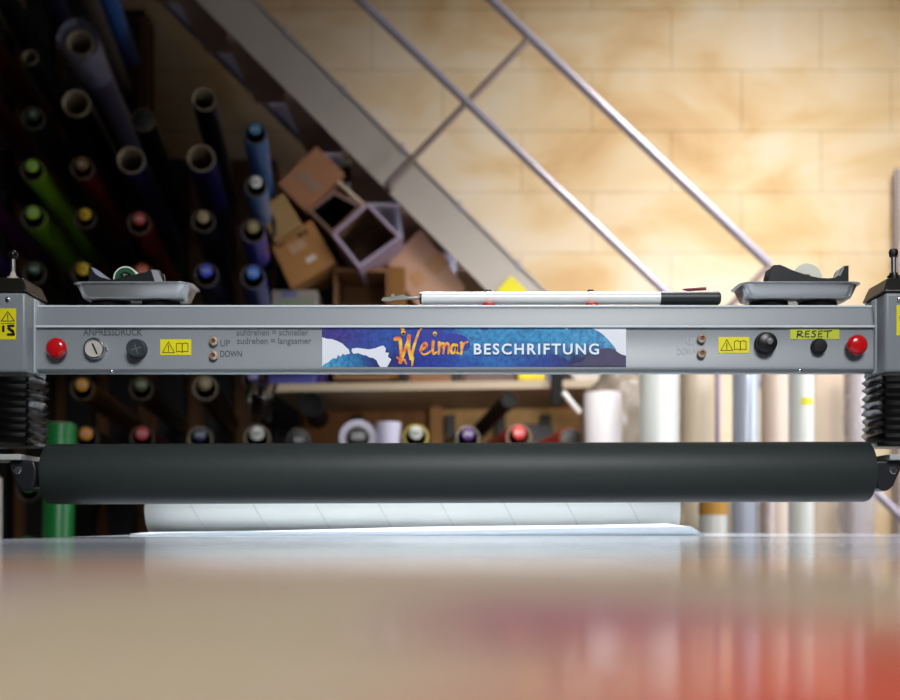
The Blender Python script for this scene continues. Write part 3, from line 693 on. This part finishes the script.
for px, py, r, body, disc, num, label in ROLLS:
    f = P(px, py, DF); bx, by = backpx(px, py); k = P(bx, by, DB-.0)
    k = f+(k-f)*(random.uniform(.96, 1.0) if (px, py) not in ((256,186),(253,231)) else .30)
    d = (k-f).normalized(); R = r*DF/F
    u, v = frame(d)
    t = thing('film_roll', label, 'roll', k, FR)
    b = B()
    Ro = R*1.28 if (px, py) == (80,43) else R
    ci, co = R*.85, R*.94
    if (px, py) == (358,438): ci, co = R*.60, R*.64
    # film tube, ends slightly rounded
    n = 32; rings = [circ(f+d*.006,u,v,co,n), circ(f+d*.006,u,v,Ro*.985,n), circ(f+d*.012,u,v,Ro,n), circ(k,u,v,Ro,n), circ(k,u,v,co,n), circ(f+d*.006,u,v,co,n)]
    loft(b, rings, False, False); obj('film', b, filmmat(body), t)
    b = B(); pipe(b, f, k+d*.004, co-.0004, ci); cm = corem if disc is None or r > 12.6 else coredark
    if (px, py) == (416,437): cm = mat('yellow_core', (200,180,50), .5)
    obj('core', b, cm, t)
    if (px, py) == (80,43):         # crumpled clear wrap gathered at the open end
        b = B(); rg = []
        for i in range(14):
            q = i/13
            rg.append([f-d*.03+d*(.26*q)+(u*math.cos(2*PI*j_/30)+v*math.sin(2*PI*j_/30))*(Ro*(1.03+.10*(1-q))*(1+.16*(1-q*.6)*mn.noise(Vector((j_*1.1, i*.9, 3))))) for j_ in range(30)])
        loft(b, rg, False, False); obj('plastic_wrap', b, mat('rack_wrap', (190,190,220), .1, alpha=.35, coat=1), t, smooth=30)
    if (px, py) == (253,380):       # film end drooping in front of the roll
        b = B(); rows = []
        for i in range(17):
            q = i/16; hwid = (15-6*q)*DF/F
            rows.append([Vector((f.x+.035+(j_/12-.5)*2*hwid, DF-.012-.05*math.sin(q*PI)-.02*math.sin(j_*.9+q*2), f.z-.005-q*.13-.01*math.cos(j_*.6))) for j_ in range(13)])
        loft(b, rows, False, False, closed=False); obj('loose_film', b, mat('film_loose', (24,18,15), .15, coat=1), t, smooth=80)
    # peg of the rack inside the core, with a round numbered disc
    pr2 = R*(.50 if disc is not None else .25)
    off = v*(ci-pr2-.0006)*(1 if v.z > 0 else -1)
    if (px, py) in ((143,120), (571,439), (299,440)): pr2 = ci*.98; off = Vector((0,0,0))
    st = f+off if disc is not None else f+d*.35+off
    rearz = k+off
    b = B(); cyl(b, st+d*.002, rearz+d*((4.899-rearz.y)/d.y), pr2*.9, pr2*.9, 20)
    peg = obj('peg', b, blackm, rack)
    if disc is not None:
        b = B(); lathe(b, st+d*.002, -d, [(0,pr2),(.004,pr2),(.005,pr2*.92)], 28)
        if num:
            c2 = st-d*.0036
            # number drawn in the plane facing the room
            ppx = HX+c2.x*F/c2.y; ppy = HY-(c2.z-CAMZ)*F/c2.y
            hw = 4.6*r/13 if len(num) > 2 else 3.0*r/13
            text_into(b, num, ppx-hw, ppx+hw, ppy-2.4*r/13, ppy+2.4*r/13, c2.y-.002-.004, 1, .02)
        light = sum(disc) < 420
        obj('number_disc', b, [mat('disc_%d_%d_%d' % disc, disc, .45), mat('number_pale', (190,190,190), .5) if light else mat('number_dark', (110,96,60), .5)], peg)

# ---------------------------------------------------------------- shelf under the stairs
shf = thing('storage_shelf', 'cream edged wooden shelf with a pine divider under the staircase', 'shelf', (-.05, 4.6, 0))
DS = 4.25
pine = wood_material('pine', (176,122,62), (205,150,86))
b = B(); zl, zr = zz(388,DS), zz(383.5,DS); xl, xr = xx(272,DS), xx(604,DS); th = .016
loft(b, [[Vector((xl,DS,zl-th)),Vector((xl,DS,zl+th)),Vector((xl,4.99,zl+th)),Vector((xl,4.99,zl-th))], [Vector((xr,DS,zr-th)),Vector((xr,DS,zr+th)),Vector((xr,4.99,zr+th)),Vector((xr,4.99,zr-th))]])
obj('board', b, mat('cream_board', (190,172,146), .5, noise=.05), shf, bevel=.003)
b = B(); box(b, xx(430,4.87), xx(443,4.87), 4.874, 4.898, 0, zz(403.5,4.87)); obj('divider', b, pine, shf)
zsh = (zl+zr)/2+th
# things on the shelf
def shelf_item(name, x0, x1, ytop, D, rgb, label, cat, dep=.25, group=None, dz=0, extra=None):
    k = ((x0+x1)/2-272)/332; zb_ = zl+(zr-zl)*k+th+.004
    b = B(); box(b, xx(x0,D), xx(x1,D), D, D+dep, zb_, zz(ytop,D)); o = obj(name, b, mat('m_'+name+str(x0), rgb, .6, noise=.25, nscale=25), bevel=.006)
    tag(o, label, cat, group); return o
shelf_item('blue_packet', 268, 316, 371, 4.3, (84,84,170), 'blue-violet patterned packet at the left end of the shelf', 'packet')
shelf_item('violet_packet', 317.5, 327, 370, 4.3, (52,30,110), 'narrow dark violet packet beside the blue patterned packet', 'packet')
shelf_item('dark_case', 400, 408, 368, 4.252, (24,20,20), 'small black case between two cartons on the shelf', 'case', dep=.015)
shelf_item('flat_carton', 409, 450, 367, 4.32, (140,94,62), 'brown carton standing on the shelf above the divider', 'box')
shelf_item('dark_case', 452, 462, 370, 4.32, (30,26,28), 'black case on the shelf right of the divider', 'case')
shelf_item('grey_packet', 464, 516, 372, 4.32, (110,84,80), 'dull grey-brown packet on the shelf, left of the yellow one', 'packet')
shelf_item('yellow_packet', 518, 545, 370, 4.28, (232,208,30), 'bright yellow packet on the right part of the shelf', 'packet')
# black clamp hanging off the shelf edge
t = thing('clamp', 'black clamp gripping the right end of the shelf edge', 'clamp', P(556,405,4.24))
b = B(); box(b, xx(550.5,4.24), xx(562.5,4.24), 4.222, 4.246, zz(405,4.24), zz(372,4.24)); obj('body', b, blackm, t, bevel=.004)
b = B(); box(b, xx(552.5,4.24), xx(560.5,4.24), 4.247, 4.30, zz(378,4.24), zz(375,4.24)); obj('jaw', b, blackm, t)
# black tubes and bag below the shelf
b = B(); pipe(b, P(509,400,4.1), P(478,432,4.55), .030, .024); lathe(b, P(509,400,4.1)+Vector((0,.004,0)), P(478,432,4.55)-P(509,400,4.1), [(0,.0238),(.01,.0238)], 24); o = obj('dark_tube', b, blackm); tag(o, 'black tube lying askew above the red disc roll', 'tube')
b = B(); pipe(b, P(311,404,4.15), P(318,418,4.7), .045, .038)
lathe(b, P(311,404,4.15)+Vector((0,.02,0)), (0,1,0), [(0,.0379),(.01,.0379)], 32); o = obj('dark_tube', b, blackm); tag(o, 'thick black tube end below the left part of the shelf', 'tube')
b = B(); lathe(b, P(388.5,470,3.78), (0,0,1), [(0,.043),(.160,.043),(.164,.040),(.164,.028),(.150,.027)], 36)
o = obj('white_reel', b, mat('lilac_white', (205,202,226), .5)); tag(o, 'short white reel standing between thick white roll and yellow-rimmed roll', 'reel')
b = B(); box(b, xx(520,4.6), xx(553,4.6), 4.6, 4.85, zz(450,4.6), zz(424,4.6)); o = obj('dark_crate', b, mat('crate_slate', (52,54,62), .5), bevel=.005); tag(o, 'dark slate crate behind the red disc roll', 'crate')
b = B(); cyl(b, P(563,392,4.1), P(580,413,4.1), .010, .010, 20); o = obj('white_rod', b, white); tag(o, 'short white rod slanting beside the black clamp', 'rod')

# ---------------------------------------------------------------- cartons under the stairs
def carton(quad, D, dep, rgb, label, open_=False, inner=(60,40,28), wall=.012, grp='cardboard boxes piled under the stairs', tape=None, shift=(0,0), name='cardboard_box'):
    q = [P(x, y, D) for x, y in quad]; off = Vector((shift[0], dep, shift[1]))
    c = sum(q, Vector())/4
    low = min(p.z for p in q)
    t = thing(name, label, 'box', (c.x, D+dep/2, low), grp)
    m = cardboard('card_%d_%d_%d' % rgb, rgb); b = B()
    if not open_:
        prism(b, q, off); obj('carton', b, m, t, bevel=.004)
        for poly, col in (tape or []):
            b = B(); flat(b, [P(x, y, D-.002) for x, y in poly]); obj('tape' if col[0] > 120 and col[2] < 140 else 'printed_label', b, mat('tp_%d_%d_%d' % col, col, .4, noise=.2, nscale=60), t)
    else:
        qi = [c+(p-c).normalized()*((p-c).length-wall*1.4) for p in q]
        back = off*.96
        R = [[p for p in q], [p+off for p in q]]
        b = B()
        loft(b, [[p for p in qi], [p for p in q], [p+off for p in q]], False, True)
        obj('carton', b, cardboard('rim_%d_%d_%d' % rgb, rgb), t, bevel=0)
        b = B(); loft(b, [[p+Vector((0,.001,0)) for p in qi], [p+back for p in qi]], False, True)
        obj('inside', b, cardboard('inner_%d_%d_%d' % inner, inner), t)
    return t
pale = (196,184,178)
carton([(277,184),(316,146),(344,173),(305,211)], 4.30, .26, (172,122,90), 'tilted brown carton with faded printing, topmost of the pile', tape=[([(296,176),(304,170),(322,186),(314,193)], (158,126,106))])
carton([(257,209),(283,193),(301,223),(274,241)], 4.13, .16, (176,140,92), 'small olive-brown carton with a dark slit beside the violet roll', tape=[([(270,214),(272,213),(276,222),(276,236),(273,237),(272,225)], (30,26,24))])
carton([(270,244),(311,220),(336,262),(291,289)], 4.20, .26, (174,124,74), 'brown carton with black handling marks and white label, lower left of the pile',
   tape=[([(305,259),(314,254),(317,258),(308,263.5)], (214,204,196)), ([(297,234),(301,232),(303,236),(299,238)], (40,30,24)), ([(303,231),(306,229.5),(308,233),(305,235)], (40,30,24)), ([(287,246),(303,238),(307,246),(293,255)], (186,148,112)), ([(277,246),(284,242),(285,244),(278,248)], (84,58,38))])
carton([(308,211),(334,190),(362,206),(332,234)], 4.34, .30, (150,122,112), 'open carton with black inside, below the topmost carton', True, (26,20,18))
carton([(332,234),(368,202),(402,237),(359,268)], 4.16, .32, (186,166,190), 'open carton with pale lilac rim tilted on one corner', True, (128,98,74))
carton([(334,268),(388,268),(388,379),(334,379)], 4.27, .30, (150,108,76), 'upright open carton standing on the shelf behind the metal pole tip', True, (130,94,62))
carton([(388.5,266),(405,267),(405,378.5),(388.5,379)], 4.27, .28, (140,98,52), 'narrow brown carton standing close to the upright open one')
carton([(386,264),(421,228),(466,288),(432,326)], 4.36, .30, (190,150,128), 'large pinkish brown carton with tape patches leaning under the stairs',
   tape=[([(424,264),(440,251),(450,263),(436,276)], (178,128,80)), ([(408,276),(418,270),(426,280),(417,288)], (180,134,88))])
carton([(272,290),(317,290),(317,369),(272,369)], 4.23, .18, (150,140,132), 'pale grey packet with green and blue print standing on the shelf', name='grey_carton',
   tape=[([(282,291.5),(297,291.5),(297,297),(282,297)], (110,112,160)), ([(280,299),(310,299),(310,305),(280,305)], (128,146,118))])
b = B(); prism(b, [P(x, y, 4.84) for x, y in [(276,240),(300,196),(330,186),(350,208),(392,250),(404,300),(404,379),(276,379)]], (0,.02,0)); o = obj('gap_backing', b, mat('dark_backing', (34,28,26), .7)); tag(o, 'dark brown sheet added to darken the gaps behind the piled cartons', 'board')  # added backing, its dark colour deepens the gaps between the cartons
# rod leaning on the boxes
b = B(); cyl(b, P(338,182,4.15), P(363,205,4.15), .008, .008, 16); o = obj('wooden_rod', b, mat('pale_wood', (220,196,170), .5)); tag(o, 'pale wooden rod slanting above the black-inside carton', 'rod')

# ---------------------------------------------------------------- staircase
S_ = thing('staircase', 'grey steel staircase with tubular handrail running down to the right', 'staircase', (.6, 4.65, 0))
stm = mat('stair_paint', (190,181,172), .38, .1, noise=.06, nscale=10)
stl = mat('stair_edge', (128,126,160), .25, .3)
DN, DFa = 4.30, 5.02
def sline(x0, t, y): return x0+t*y
YE = 700
YT = -170
def stringer(D, sgn, m, up=256, fl=.008):
    # web and two flanges, as a channel; lower and upper edges in picture units at depth DN
    def q(xo, y): 
        p = P(xo+1.0*y, y, DN); p.y = D; return p
    lo = 196
    yl, yu = 0, 0
    b = B()
    y0, y1 = YT, 715
    # floor cut
    def pt(xo, y): return q(xo, y)
    web = [pt(lo, y0), pt(up, y0), pt(up, 722), pt(lo, 722)]
    prism(b, web, (0, .008*sgn, 0))
    for e0, e1 in ((lo, lo+3.0), (up-3.0, up)):
        prism(b, [pt(e0,y0), pt(e1,y0), pt(e1,722), pt(e0,722)], (0, -fl*sgn, 0))
    obj('stringer', b, m, S_)
# floor is at z=0: y px at DN = 525 + .868*F/DN = 747
stringer(DN, 1, stm); stringer(DFa, -1, stl, 203.5, .004); stringer(DFa+.012, -1, mat('stringer_lilac', (214,214,244), .5), 250, .002)
k0 = -6
tm = mat('tread_paint', (176,174,200), .4)
for i in range(-7, 9):
    xf = 402+58*i; yt = 145+58*i
    if yt > 690: continue
    a = P(xf-60, yt, DN); c_ = P(xf+1, yt, DN)
    m_x = xx(xf-20, DN)
    b = B(); box(b, a.x-.006, m_x, DN+.036, DFa-.04, a.z-.030, a.z-.006); td_ = obj('tread', b, mat('tread_brown', (176,152,134), .7, noise=.35, nscale=9), S_, bevel=.003)
    b = B(); box(b, m_x, c_.x, DN+.036, DFa-.04, a.z-.035, a.z); obj('tread_nose', b, tm, td_, bevel=.002)
    b = B(); box(b, a.x-.004, a.x+.006, DN+.036, DFa-.04, a.z+.0005, a.z+.19); obj('riser', b, tm, S_)
    b = B(); box(b, c_.x-.012, c_.x+.002, DN-.004, DN+.035, a.z-.035, a.z+.008); obj('tread_end', b, tm, td_)
rail = mat('rail_tube', (190,184,200), .25, .3)
DRl = 4.22
def railpt(px, py): return P(px, py, DRl)
def bar(name, a, c_, r, m=rail):
    b = B(); cyl(b, railpt(*a), railpt(*c_), r, r, 24); return obj(name, b, m, S_)
sl = (265-0)/(770-492)
bar('handrail', (492-178/sl*1.0, -178), (770,265), .0185)
sm = .955
bar('middle_rail', (360-170/sm, -170), (360+680/sm, 680), .0165)
for (a, c_) in (((530,38),(388,184)), ((770,265),(628,411)), ((290,-189),(148,-43))):
    b = B(); cyl(b, railpt(*a), railpt(*c_), .0125, .0125, 20)
    cyl(b, railpt(*c_), railpt(*c_)+Vector((0,.085,0)), .014, .014, 16)
    obj('rail_post', b, mat('post_tube', (150,132,130), .35, .6), S_)
b = B(); prism(b, [P(497,290,DN-.016), P(511,275.5,DN-.016), P(527,291,DN-.016), P(512,306,DN-.016)], (0,.0015,0)); obj('warning_sticker', b, yellow, S_)
# pale green box on black holder fixed below the stringer
t = thing('pale_green_box', 'pale green box on a black holder between the stair stringers', 'box', P(347,168,4.6))
b = B(); box(b, xx(342,4.4), xx(352,4.4), 4.38, 4.44, zz(165,4.4), zz(149,4.4)); obj('pale_box', b, mat('pale_green', (200,208,180), .5), t, bevel=.005)
b = B(); box(b, xx(339,4.4), xx(350,4.4), 4.40, 4.46, zz(178,4.4), zz(166,4.4)); obj('holder', b, blackm, t, bevel=.004)
# bag slumped under the stairs
b = B(); bmesh.ops.create_icosphere(b, subdivisions=4, radius=1)
for v in b.verts:
    n_ = mn.noise(v.co*2.3)*.25+mn.noise(v.co*6)*.08
    v.co = v.co*(1+n_); v.co = Vector((v.co.x*.13, v.co.y*.08, v.co.z*.22))+P(618,425,4.10)
o = obj('plastic_bag', b, mat('bag_taupe', (150,138,126), .3, noise=.3, nscale=12), smooth=80); tag(o, 'crumpled taupe plastic bag behind the short white roll', 'bag')
b = B(); cyl(b, (P(618,425,4.13).x, 4.13, 0), (P(618,425,4.13).x, 4.13, .985), .10, .09); o = obj('waste_bin', b, mat('bin_grey', (90,88,86), .5)); tag(o, 'grey bin that holds the crumpled taupe bag', 'bin')

# ---------------------------------------------------------------- rolls standing on the floor
SR = 'rolls standing upright at the right'
def standing(x0, x1, ytop, D, rgb, label, rough=.4, lean=0, core=True, band=None, coat=0, alpha=1, metal=0, group=SR):
    r = (x1-x0)/2*D/F; cx = xx((x0+x1)/2, D); zt = zz(ytop, D)
    t = thing('standing_roll', label, 'roll', (cx+lean, D+.0, 0), group)
    a = Vector((cx+lean, D, .001)); z = Vector((cx, D, zt)); d = (z-a).normalized(); u, v = frame(d); n = 40
    b = B(); m = mat('sroll_%d_%d_%d' % rgb, rgb, rough, metal, .5, noise=.05, nscale=5, coat=coat, alpha=alpha)
    ri = r*.8
    loft(b, [circ(a,u,v,ri,n), circ(a,u,v,r,n), circ(z-d*.003,u,v,r,n), circ(z,u,v,r*.97,n), circ(z,u,v,ri,n), circ(a,u,v,ri,n)], False, False)
    o = obj('film', b, m, t)
    b = B(); pipe(b, a, z+d*.004, ri-.0005, ri*.9, 32); obj('core', b, corem, t)
    if band:
        p0 = a+(z-a)*((zz(band[1],D)-a.z)/(z.z-a.z)); p1 = a+(z-a)*((zz(band[0],D)-a.z)/(z.z-a.z))
        b = B(); pipe(b, p0, p1, r+.0006, r-.0004, 40); obj('band', b, mat('band_%d_%d_%d' % band[2], band[2], .5), t)
    return t, o, a, z, r
standing(583.5, 621, 393, 3.70, (236,232,236), 'short white roll, leftmost of the upright rolls', lean=.03)
standing(640, 679, 345, 3.55, (228,232,228), 'thick white roll, second of the upright rolls from the left')
standing(680, 713, 350, 3.75, (206,190,168), 'beige roll just right of the thick white one')
standing(699, 727, 468, 3.30, (212,210,204), 'low white roll with an orange band, seen below the roller', band=(498,515,(206,150,60)))
standing(732.5, 758.5, 340, 3.45, (180,186,200), 'bluish grey film roll with glossy streaks', .25, coat=.4)
standing(761, 791, 352, 3.95, (206,188,174), 'pinkish beige roll behind the roll with yellow tape')
t_, o_, a_, z_, r_ = standing(789, 814, 338, 3.50, (216,216,208), 'white roll with a small piece of yellow tape')
b = B(); Dt = 3.5
pts0 = []; 
for yv in (397.5, 404.5):
    pts0.append([Vector((a_.x+(r_+.0008)*math.sin(an), Dt-(r_+.0008)*math.cos(an), zz(yv,Dt-r_))) for an in [(-.34+.13*i) for i in range(9)]])
loft(b, pts0, False, False, closed=False); obj('tape_piece', b, yellow, t_)
# thin pole, board, plastic wrapped roll
b = B(); cyl(b, (xx(717.5,3.9),3.9,0), (xx(717.5,3.9),3.9,zz(342,3.9)), .010, .010, 16); o = obj('thin_pole', b, mat('mauve_metal', (158,140,162), .35, .4)); tag(o, 'thin mauve pole between beige roll and bluish grey roll', 'pole')
b = B(); cyl(b, (xx(776,3.4)-.03,3.4,0), (xx(770,3.4),3.4,zz(470,3.4)), .018, .014, 16); o = obj('wrapped_tube', b, mat('pinkish_wrap', (226,206,204), .2, noise=.3, nscale=30, bump=.5)); tag(o, 'narrow pinkish wrapped tube seen only below the roller', 'tube')
b = B(); box(b, xx(815,4.12), xx(848,4.12), 4.12, 4.15, 0, zz(335,4.12)); o = obj('leaning_board', b, mat('pink_board', (232,212,190), .6), bevel=.003); tag(o, 'upright pinkish beige board right of the taped roll', 'board')
# clear plastic wrapped roll
t = thing('wrapped_roll', 'roll wrapped in crumpled clear plastic, rightmost by the bellows', 'roll', (xx(856,4.0), 4.0, 0), SR)
b = B(); cyl(b, (xx(857,4.0),4.0,.01), (xx(854,4.0),4.0,zz(345,4.0)), .036, .036, 32); obj('film', b, mat('wrapped_inner', (206,190,176), .4), t)
b = B(); rings = []; n = 36
for i in range(60):
    k = i/59; z = .005+k*(zz(338,4.0)-.005); bulge = 1.25+(.45 if z < zz(495,4.0) else 0)*(1 if z > zz(560,4) else .4)
    rings.append([Vector((xx(857,4.0)+math.cos(2*PI*j/n)*.036*bulge*(1+.16*mn.noise(Vector((j*.9,i*.7,0)))), 4.0+math.sin(2*PI*j/n)*.036*bulge*(1+.16*mn.noise(Vector((j*.9,i*.7,5)))), z)) for j in range(n)])
loft(b, rings, False, False); obj('plastic_wrap', b, mat('clear_wrap', (206,206,226), .08, alpha=.38, coat=1), t, smooth=30)
# vertical conduit on the wall at the right edge
b = B(); cyl(b, (xx(898.5,5.08),5.10,0), (xx(898.5,5.08),5.10,zz(168,5.08)), .015, .015, 20); o = obj('conduit', b, mat('conduit_grey', (150,142,148), .4, .3)); tag(o, 'grey vertical pipe on the wall at the right edge', 'pipe')
# green film roll standing on the left
standing(46, 76, 424, 3.30, (22,130,58), 'green film roll standing on the floor at left behind the roller', .35, lean=-.03, coat=0, group='rolls standing upright at the left')
standing(-8, 2, 478, 2.9, (200,196,190), 'slim white roll at the left edge below the bellows', group='rolls standing upright at the left')

# ---------------------------------------------------------------- light and camera
def area(name, loc, target, size, power, col=(1,1,1), sy=None, spread=None):
    l = bpy.data.lights.new(name, 'AREA'); l.energy = power; l.color = col; l.size = size
    if sy: l.shape = 'RECTANGLE'; l.size_y = sy
    if spread: l.spread = math.radians(spread)
    o = bpy.data.objects.new(name, l); C.objects.link(o); o.location = loc
    o.rotation_euler = (Vector(target)-Vector(loc)).to_track_quat('-Z', 'Y').to_euler()
    return o
area('ceiling_light_right', (1.7, 2.9, 3.5), (1.3, 5.1, 1.5), 1.0, 28, (1,.94,.86), .5, 95)
area('side_fill', (3.0, 2.6, 1.9), (.9, 4.0, 1.3), 1.2, 16, (.88,.93,1), 1.4, 90)  # added cool light from the right, no window is built here
area('gantry_fill', (.5, -.7, 2.7), (0, 1.7, 1.05), 1.1, 9, (.97,.98,1), .8, 60)  # added frontal fill for the gantry, narrow so the rack stays dark
area('front_table_fill', (0, .15, 2.6), (0, .25, .85), .8, 1.5, (1,.97,.92), .5, 40)  # fill added to brighten only the near part of the table
area('room_fill_right', (1.6, .9, 2.9), (.95, 3.9, 1.1), .9, 3.5, (.94,.97,1), .5, 50)  # soft fill added for the upright rolls at the right
area('shelf_fill', (.30, 2.7, 1.35), (.26, 4.9, 1.27), .3, 1.0, (1,.95,.88), .15, 60)  # unseen fill behind the beam, added to brighten the panel under the shelf
area('end_table_fill', (.1, 2.75, 3.1), (0, 2.1, .85), 1.3, 17, (.97,.98,1), .3, 45)  # fill added above the far table end to whiten the paper roll
w = bpy.data.worlds.new('world'); w.use_nodes = True; bpy.context.scene.world = w
w.node_tree.nodes['Background'].inputs[0].default_value = (.8,.86,1,1); w.node_tree.nodes['Background'].inputs[1].default_value = .05

cam = bpy.data.cameras.new('camera'); co = bpy.data.objects.new('camera', cam); C.objects.link(co)
co.location = (0, 0, CAMZ); co.rotation_euler = (PI/2, 0, 0)
cam.lens = 44.0; cam.sensor_width = 36; cam.shift_y = (HY-350)/900; cam.clip_start = .01
cam.dof.use_dof = True; cam.dof.focus_distance = 1.64; cam.dof.aperture_fstop = 3.1
bpy.context.scene.camera = co
vs = bpy.context.scene.view_settings; vs.view_transform = 'Standard'; vs.look = 'None'; vs.exposure = 0
